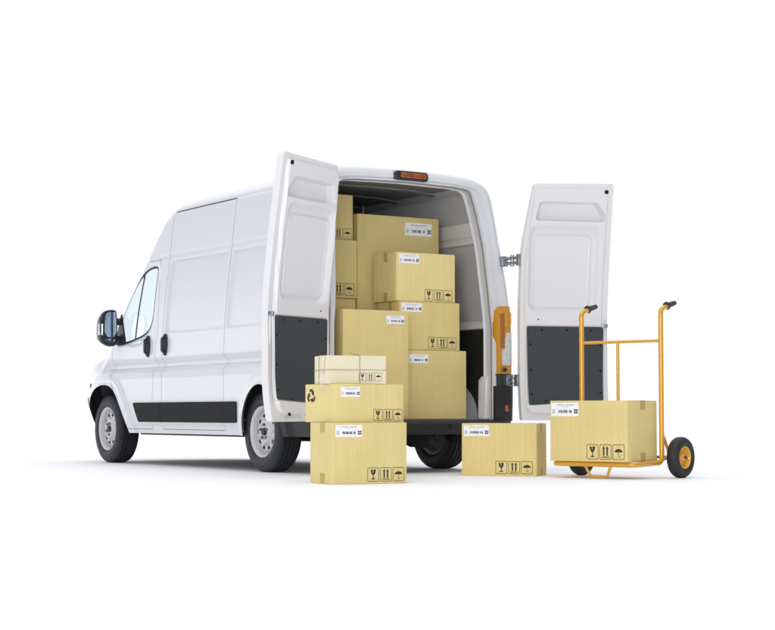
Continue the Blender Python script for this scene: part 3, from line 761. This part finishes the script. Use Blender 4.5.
    b = MB(); b.prism(rrect(.770,1.23,.792,1.262,.006), -.035, .004, lambda a_, c, dd: pt(a_, c, dd)); b.build('latch_pin', 'chrome', d, bevel=.004, off=OFF)
    # hinges: two-knuckle arms from the body corner to the door edge
    for hz in (1.80, .775):
        r0 = float(rk(np.array(hz)))
        A = np.array([side*(float(wz(hz))-(.03 if hz > 1 else .075)), -.004+r0*.9, hz]); B = np.array(pt(.0, hz, -.075)); C_ = A*.45+B*.55
        h = MB()
        h.hexa([tuple(A+np.array(q)) for q in ((-.03,-.03,-.045),(.03,-.03,-.045),(.03,.03,-.045),(-.03,.03,-.045),(-.03,-.03,.045),(.03,-.03,.045),(.03,.03,.045),(-.03,.03,.045))])
        for dz in (-.022, .022): h.tube([tuple(A+np.array([0,-.02,dz])), tuple(C_+np.array([0,0,dz])), tuple(B+np.array([0,0,dz]))], [.014,.016,.014], 8)
        h.tube([tuple(C_+np.array([0,0,-.05])), tuple(C_+np.array([0,0,.05]))], .017, 12)
        h.hexa([tuple(B+np.array(q)) for q in ((-.025,-.02,-.05),(.025,-.02,-.05),(.025,.02,-.05),(-.025,.02,-.05),(-.025,-.02,.05),(.025,-.02,.05),(.025,.02,.05),(-.025,.02,.05))])
        h.build('hinge', 'chrome', d, bevel=.004, off=OFF)
    return d
make_rear_door(-1, 25)
make_rear_door(1, 17)

# ------------------------------------------------------------------ printed marks
def sym_glass():
    return [[(.27,.86),(.40,.86),(.47,.74),(.43,.68),(.52,.60),(.49,.70),(.54,.75),(.47,.86),(.73,.86),(.70,.66),(.62,.52),(.535,.46),(.535,.24),(.66,.19),(.66,.15),(.34,.15),(.34,.19),(.465,.24),(.465,.46),(.38,.52),(.30,.66)]]
def sym_arrows():
    out = [[(.18,.13),(.82,.13),(.82,.185),(.18,.185)]]
    for c in (.35,.65): out.append([(c-.062,.25),(c+.062,.25),(c+.062,.72),(c+.115,.72),(c,.90),(c-.115,.72),(c-.062,.72)])
    return out
def sym_umbrella():
    can = [(.5+.34*cos(t), .47+.24*sin(t)) for t in np.linspace(0, pi, 15)]
    can += [(.16+.17*k/2+.0, .47+(.035 if k % 2 else 0)) for k in range(1, 8)][:7]
    can = [(x, y) for x, y in can]
    hook = [(.485,.49),(.515,.49),(.515,.26),(.53,.215),(.57,.20),(.61,.215),(.62,.26),(.645,.26),(.64,.20),(.60,.165),(.555,.16),(.505,.18),(.485,.24)]
    drops = [[(x,y),(x+.025,y),(x+.01,y+.06)] for x,y in ((.30,.76),(.42,.80),(.55,.80),(.68,.75),(.36,.86),(.61,.87))]
    spike = [(.488,.70),(.512,.70),(.505,.76),(.495,.76)]
    return [can, hook, spike]+drops
SYMS = [sym_glass(), sym_arrows(), sym_umbrella()]
def decal_polys(polys, x0, z0, sx, sz, y):
    b = MB()
    for p in polys: b.add([(x0+a*sx, y, z0+c*sz) for a, c in p], [tuple(range(len(p)))])
    return b
def symbol(parent, x0, z0, sz, k, y, sxr=.92):
    b = decal_polys(SYMS[k], x0, z0, sz*sxr, sz, y)
    o = rrect(0,0,1,1,.10,3); i = rrect(.035,.035,.965,.965,.08,3); m = len(o)
    b.add([(x0+a*sz*sxr, y, z0+c*sz) for a, c in o]+[(x0+a*sz*sxr, y, z0+c*sz) for a, c in i], [(j,(j+1)%m,(j+1)%m+m,j+m) for j in range(m)])
    return b.build('handling_symbol', 'ink', parent, smooth=0, recalc=False)
def label(parent, x0, z0, wd, ht, y, tilt=0.0):
    b = MB(); b.box(x0, x0+wd, y, y+.0009, z0, z0+ht); l = b.build('shipping_label', 'label', parent, smooth=0)
    b = MB(); yy = y-.0004
    r = random.Random(int(1000*(x0+z0+wd)))
    def rc(a, c, e, f): b.add([(x0+a*wd, yy, z0+c*ht), (x0+e*wd, yy, z0+c*ht), (x0+e*wd, yy, z0+f*ht), (x0+a*wd, yy, z0+f*ht)], [(0,1,2,3)])
    x = .26
    while x < .75:
        k = r.choice((.008,.012,.018,.026)); 
        if not (.60 < x < .635): rc(x, .24, x+k, .46)
        x += k+r.choice((.006,.009,.014))
    rc(.84,.20,.90,.34); rc(.915,.20,.97,.34); rc(.84,.37,.90,.52); rc(.915,.37,.97,.52)
    b.build('barcode', 'ink', l, smooth=0, recalc=False)
    b = MB()
    x = .22
    while x < .80:
        k = r.choice((.02,.03,.035)); 
        if not (.46 < x < .50): rc(x, .80, x+k, .86)
        x += k+.012
    for a in np.arange(.40,.64,.03): rc(a, .70, a+.02, .725)
    for k in range(4): rc(.06, .22+.08*k, .15-.02*(k % 2), .255+.08*k)
    rc(.05,.20,.06,.50)
    b.build('label_print', 'ink_grey', l, smooth=0, recalc=False)
    return l

def carton(loc, rz, w_, d_, h_, label_text, group=None, m='card', lab=None, syms=None, sleft=None, tape=None, tapem='tape', bulge=.003):
    """origin: front left bottom corner; x along the front, y to the back"""
    b = MB(); n_ = 5
    def grid(fn):
        vs = [fn(i/n_, j/n_) for i in range(n_+1) for j in range(n_+1)]
        fs = [(i*(n_+1)+j, (i+1)*(n_+1)+j, (i+1)*(n_+1)+j+1, i*(n_+1)+j+1) for i in range(n_) for j in range(n_)]
        b.add(vs, fs)
    bu = lambda s_, t: bulge*16*s_*(1-s_)*t*(1-t)
    grid(lambda s_, t: (s_*w_, 0, t*h_)); grid(lambda s_, t: (s_*w_, d_, t*h_))
    grid(lambda s_, t: (0, s_*d_, t*h_)); grid(lambda s_, t: (w_, s_*d_, t*h_))
    grid(lambda s_, t: (s_*w_, t*d_, 0)); grid(lambda s_, t: (s_*w_, t*d_, h_))
    import bmesh
    me = bpy.data.meshes.new('cardboard_box'); me.from_pydata(b.v, [], b.f)
    bm = bmesh.new(); bm.from_mesh(me); bmesh.ops.remove_doubles(bm, verts=bm.verts, dist=1e-5); bmesh.ops.recalc_face_normals(bm, faces=bm.faces)
    es = [e for e in bm.edges if len(e.link_faces) == 2 and e.calc_face_angle() > 1]
    bmesh.ops.bevel(bm, geom=es, offset=.006, segments=2, affect='EDGES', profile=.6)
    bm.to_mesh(me); bm.free(); me.materials.append(M[m]); me.shade_smooth(); me.set_sharp_from_angle(angle=radians(50))
    o = bpy.data.objects.new('cardboard_box', me); COL.objects.link(o); o.location = loc; o.rotation_euler = (0,0,rz)
    tag(o, label_text, 'box', group)
    if lab: label(o, lab[0], lab[1], lab[2], lab[3], -.0015)
    if syms:
        x0, z0, sz = syms
        for k in range(3): symbol(o, x0+k*sz*1.0, z0, sz*.98, k, -.0012)
    for t in (tape or ()):   # (face, centre along face, width, length, top/bottom)
        f, c, wd, ln, e = t
        b = MB(); za, zb = (h_-ln, h_+.0008) if e == 't' else (0.0, ln)
        if f == 'l': b.box(-.0014, .001, c-wd/2, c+wd/2, za, zb)
        else: b.box(w_-.001, w_+.0014, c-wd/2, c+wd/2, za, zb)
        if e == 't':
            x0, x1 = (-.0014, w_*.5) if f == 'l' else (w_*.5, w_+.0014)
            b.box(x0, x1, c-wd/2, c+wd/2, h_-.0003, h_+.0012)
        b.build('tape', tapem, o, smooth=0)
    return o

# cartons in the bay (van axes): X0,X1 front edges; Y front; depth; z0,z1
IN = 'cartons stacked in the van'
def bay(x0, x1, y, dep, z0, z1, text, **k): return carton((x0, y, z0), 0, x1-x0, dep, z1-z0, text, IN, **k)
bay(-.695, -.062, .035, .28, .447, 1.340, 'tall carton standing at the left of the bay edge behind the ground stack', lab=(.415,.783,.175,.069), tape=[('l',.14,.06,.1,'t')])
bay(-.045, .635, .20, .42, .447, 1.028, 'wide carton on the bay floor at the right, beside the dark panel', lab=(.095,.47,.19,.074))
bay(-.048, .567, .20, .345, 1.030, 1.436, 'carton in the middle of the three cartons stacked at the right of the bay', lab=(.02,.318,.21,.075), syms=(.290,.012,.100), tape=[('l',.14,.05,.07,'b'),('l',.14,.05,.07,'t')])
bay(-.068, .530, .215, .365, 1.4385, 1.852, 'topmost carton of the three cartons stacked at the right of the bay', m='card2', lab=(.026,.318,.206,.08), syms=(.284,.010,.098), tape=[('l',.17,.055,.075,'t'),('l',.17,.055,.075,'b')])
bay(-.205, .635, .62, .45, .447, 2.205, 'large tall carton at the back of the bay under the dark ceiling', lab=(.484,1.598,.281,.112), tape=[('l',.2,.06,.1,'t')])
bay(-.735, -.262, .60, .40, 1.970, 2.355, 'topmost carton of the stack hidden behind the left rear door', syms=(.203,.008,.088), m='card')
bay(-.735, -.232, .58, .42, 1.470, 1.967, 'carton second from the top of the stack behind the left rear door', syms=(.167,.022,.106))
bay(-.735, -.240, .59, .40, .447, 1.467, 'lowest carton of the stack behind the left rear door, its top edge showing')

# cartons on the ground in front: position by ground point, rotated about z
def R2(a): return np.array([[cos(a), -sin(a)], [sin(a), cos(a)]])
fwh = np.array([sin(YAW), cos(YAW)]); rth = np.array([cos(YAW), -sin(YAW)])
def camxz(x, d): p = np.array(CAM[:2])+fwh*d+rth*x; return p
def px2x(px, d): return (px-387.5)/FPX*d
ST = 'cartons on the ground by the van'
def at(px, d, z): p = camxz(px2x(px, d), d); return (float(p[0]), float(p[1]), z)
TH = lambda deg: radians(deg)-YAW
carton(at(332.3,11.86,0.0005), TH(27), .586, .37, .430, 'carton on the ground at the foot of the outdoor stack', ST, m='card2', lab=(.025,.328,.207,.085), syms=(.274,.015,.100), tape=[('l',.16,.075,.07,'t'),('l',.16,.075,.075,'b')])
carton(at(337,11.90,.4315), TH(33), .560, .44, .270, 'wide carton with a black recycling mark, in the middle of the outdoor stack', ST, m='card2', lab=(.03,.178,.16,.07), syms=(.302,.010,.0845), tape=[('l',.20,.06,.055,'t')], tapem='tape_pale')
carton(at(461.5,13.62,.0005), TH(-18), .613, .345, .415, 'carton alone on the white ground between the stack and the hand truck', ST, lab=(.0165,.312,.21,.087), syms=(.278,.015,.104), tape=[('r',.16,.07,.07,'t'),('r',.16,.07,.07,'b')])

# recycling mark on the left face of the middle carton
mid = [o for o in COL.objects if 'recycling' in str(o.get('label', ''))][0]
b = MB()
for k in range(3):
    a = 2*pi*k/3
    poly = [(-.31,.48),(-.10,.35),(-.01,.48),(.11,.27),(.0,.21),(.40,.03),(.46,.46),(.35,.41),(.21,.66),(-.20,.66)]
    pts = [(p*cos(a)-q*sin(a), p*sin(a)+q*cos(a)) for p, q in poly]
    b.add([(-.0012, .352-p*.088, .185+q*.076) for p, q in pts], [tuple(range(len(pts)))])
b.build('recycling_symbol', 'ink', mid, smooth=0, recalc=False)

# paper parcel on top, tied with string
pd = 11.97
pr_loc = at(325.8, pd, .7025)
prc = carton(pr_loc, TH(20), .452, .265, .200, 'small cream paper parcel tied with string on top of the outdoor stack', None, m='paper', syms=(.246,.020,.060))
prc.name = 'paper_parcel'; prc['category'] = 'parcel'; prc.data.name = 'paper_parcel'
b = MB(); r_ = .0022; e = .0035
def loop(pts): b.tube(pts+[pts[0]], r_, 6)
loop(fillet([(-e,-e,.098),(.452+e,-e,.098),(.452+e,.265+e,.098),(-e,.265+e,.098)], .008))
loop(fillet([(.252,-e,-.0005),(.252,-e,.2+e),(.252,.265+e,.2+e),(.252,.265+e,-.0005)], .008))
loop(fillet([(-e,.15,-.0005),(-e,.15,.2+e),(.452+e,.15,.2+e),(.452+e,.15,-.0005)], .008))
b.tube(fillet([(.250,.02,.204),(.22,.02,.213),(.19,.0,.218),(.175,-.004,.209)], .02), r_, 6); b.tube(fillet([(.252,.02,.204),(.23,.015,.210),(.20,.02,.206)], .02), r_, 6)
b.build('string', 'string', prc)
b = MB()
for pts in ([(.0,.02),(.17,.02),(.05,.10)], [(.02,.198),(.075,.198),(.05,.03)],):
    b.add([(-.0025, y, z) for y, z in pts]+[(-.0005, y, z) for y, z in pts], [(0,1,2),(0,3,4,1),(1,4,5,2),(2,5,3,0)])
b.add([(-.004,.012,.197),(-.004,.075,.197),(-.0015,.045,.045)], [(0,1,2)])
b.build('paper_fold', 'paper', prc, smooth=0)

# ------------------------------------------------------------------ hand truck (local: x along its width, y to the back, origin at right post foot on the ground)
TT = 40
ht_d = 13.05
hx = px2x(661, ht_d); p0 = camxz(hx, ht_d)
truck = empty('hand_truck', (float(p0[0]), float(p0[1]), 0), TH(-TT))
tag(truck, 'orange tubular hand truck with two black wheels carrying a carton', 'hand truck')
WT = .725; RT = .0195; TF = -.40
b = MB()
path = [(0,0,1.262),(0,0,.118),(0,TF,.108),(-WT,TF,.108),(-WT,0,.118),(-WT,0,1.262)]
path = [(0,.115,1.322),(0,0,1.295)]+path[1:-1]+[(-WT,0,1.295),(-WT,.115,1.322)]
b.tube(fillet(path, .055, 8), RT, 16); b.build('frame', 'orange', truck, smooth=60)
b = MB(); b.tube([(-WT,0,1.052),(0,0,1.052)], .0125, 12); b.build('crossbar', 'orange', truck)
b = MB(); b.tube([(-WT*.535,0,1.052),(-WT*.535,0,.12)], .0125, 12); b.build('upright', 'orange', truck)
b = MB(); b.tube([(-WT,0,.13),(0,0,.13)], .0125, 12); b.tube([(-WT*.535,0,.118),(-WT*.535,TF,.108)], .0125, 12); b.build('base_bar', 'orange', truck)
b = MB()
for x in (0, -WT): b.tube([(x, .012, .34), (x*.985, .125, .158)], .012, 10); b.tube([(x, 0, .14), (x, .125, .157)], .012, 10)
b.build('wheel_strut', 'orange', truck)
b = MB(); b.tube([(.10,.125,.157),(-WT-.10,.125,.157)], .011, 12); b.build('axle', 'dark_steel', truck)
b = MB(); b.tube(fillet([(-WT*.60,TF,.100),(-WT*.54,TF+.01,.014),(-WT*.34,TF+.01,.014),(-WT*.28,TF,.100)], .02), .0105, 10); b.build('stand', 'orange', truck)
for x in (0, -WT):
    b = MB(); b.lathe([(.085,.0),(.085,.030),(.098,.033),(.104,.026),(.112,.0215),(.20,.020),(.218,.018),(.224,.010),(.225,0)], 20)
    t = math.atan2(.027, .115); b.v = [(x+yy, a*cos(t)-zz*sin(t), 1.302+a*sin(t)+zz*cos(t)) for a, yy, zz in b.v]
    b.build('grip', 'grip', truck, smooth=50)
def truck_wheel(x):
    w_ = empty('wheel', (x,.125,.157), parent=truck)
    b = MB(); b.lathe([(.030,.082),(.040,.088),(.047,.105),(.046,.125),(.038,.146),(.022,.156),(0,.1575),(-.022,.156),(-.038,.146),(-.046,.125),(-.047,.105),(-.040,.088),(-.030,.082)], 48); b.build('tyre', 'tyre2', w_, smooth=50)
    b = MB(); b.lathe([(.030,.080),(.040,.087),(.043,.083),(.034,.074),(.012,.068),(.008,.050),(.014,.034),(.030,.026),(.034,.018),(.034,.0)], 36); b.lathe([(-.030,.080),(-.040,.087),(-.043,.083),(-.034,.074),(-.012,.068),(-.008,.050),(-.014,.034),(-.030,.026),(-.034,0)], 36)
    b.lathe([(-.03,.081),(.03,.081)], 36)
    b.build('rim', 'orange', w_, smooth=40)
    b = MB(); b.lathe([(.034,.011),(.050,.011),(.053,.006),(.053,0)], 12); b.build('axle_nut', 'dark_steel', w_)
    return w_
tw = truck_wheel(.092)
tw2 = copy_tree(tw, truck); tw2.location = (-WT-.092, .125, .157); tw2.rotation_euler = (0,0,pi)

# carton on the truck
cw, cdp, chh = .700, .42, .463
ca = radians(-TT)-YAW
off_l = np.array([-cw-.028, -cdp-.022]); wp = p0+R2(ca)@off_l
carton((float(wp[0]), float(wp[1]), .1285), ca, cw, cdp, chh, 'carton riding on the base of the orange hand truck', None, lab=(.012,.344,.252,.103), syms=(.335,.018,.116), tape=[('r',.215,.07,.07,'t'),('r',.215,.07,.07,'b')])
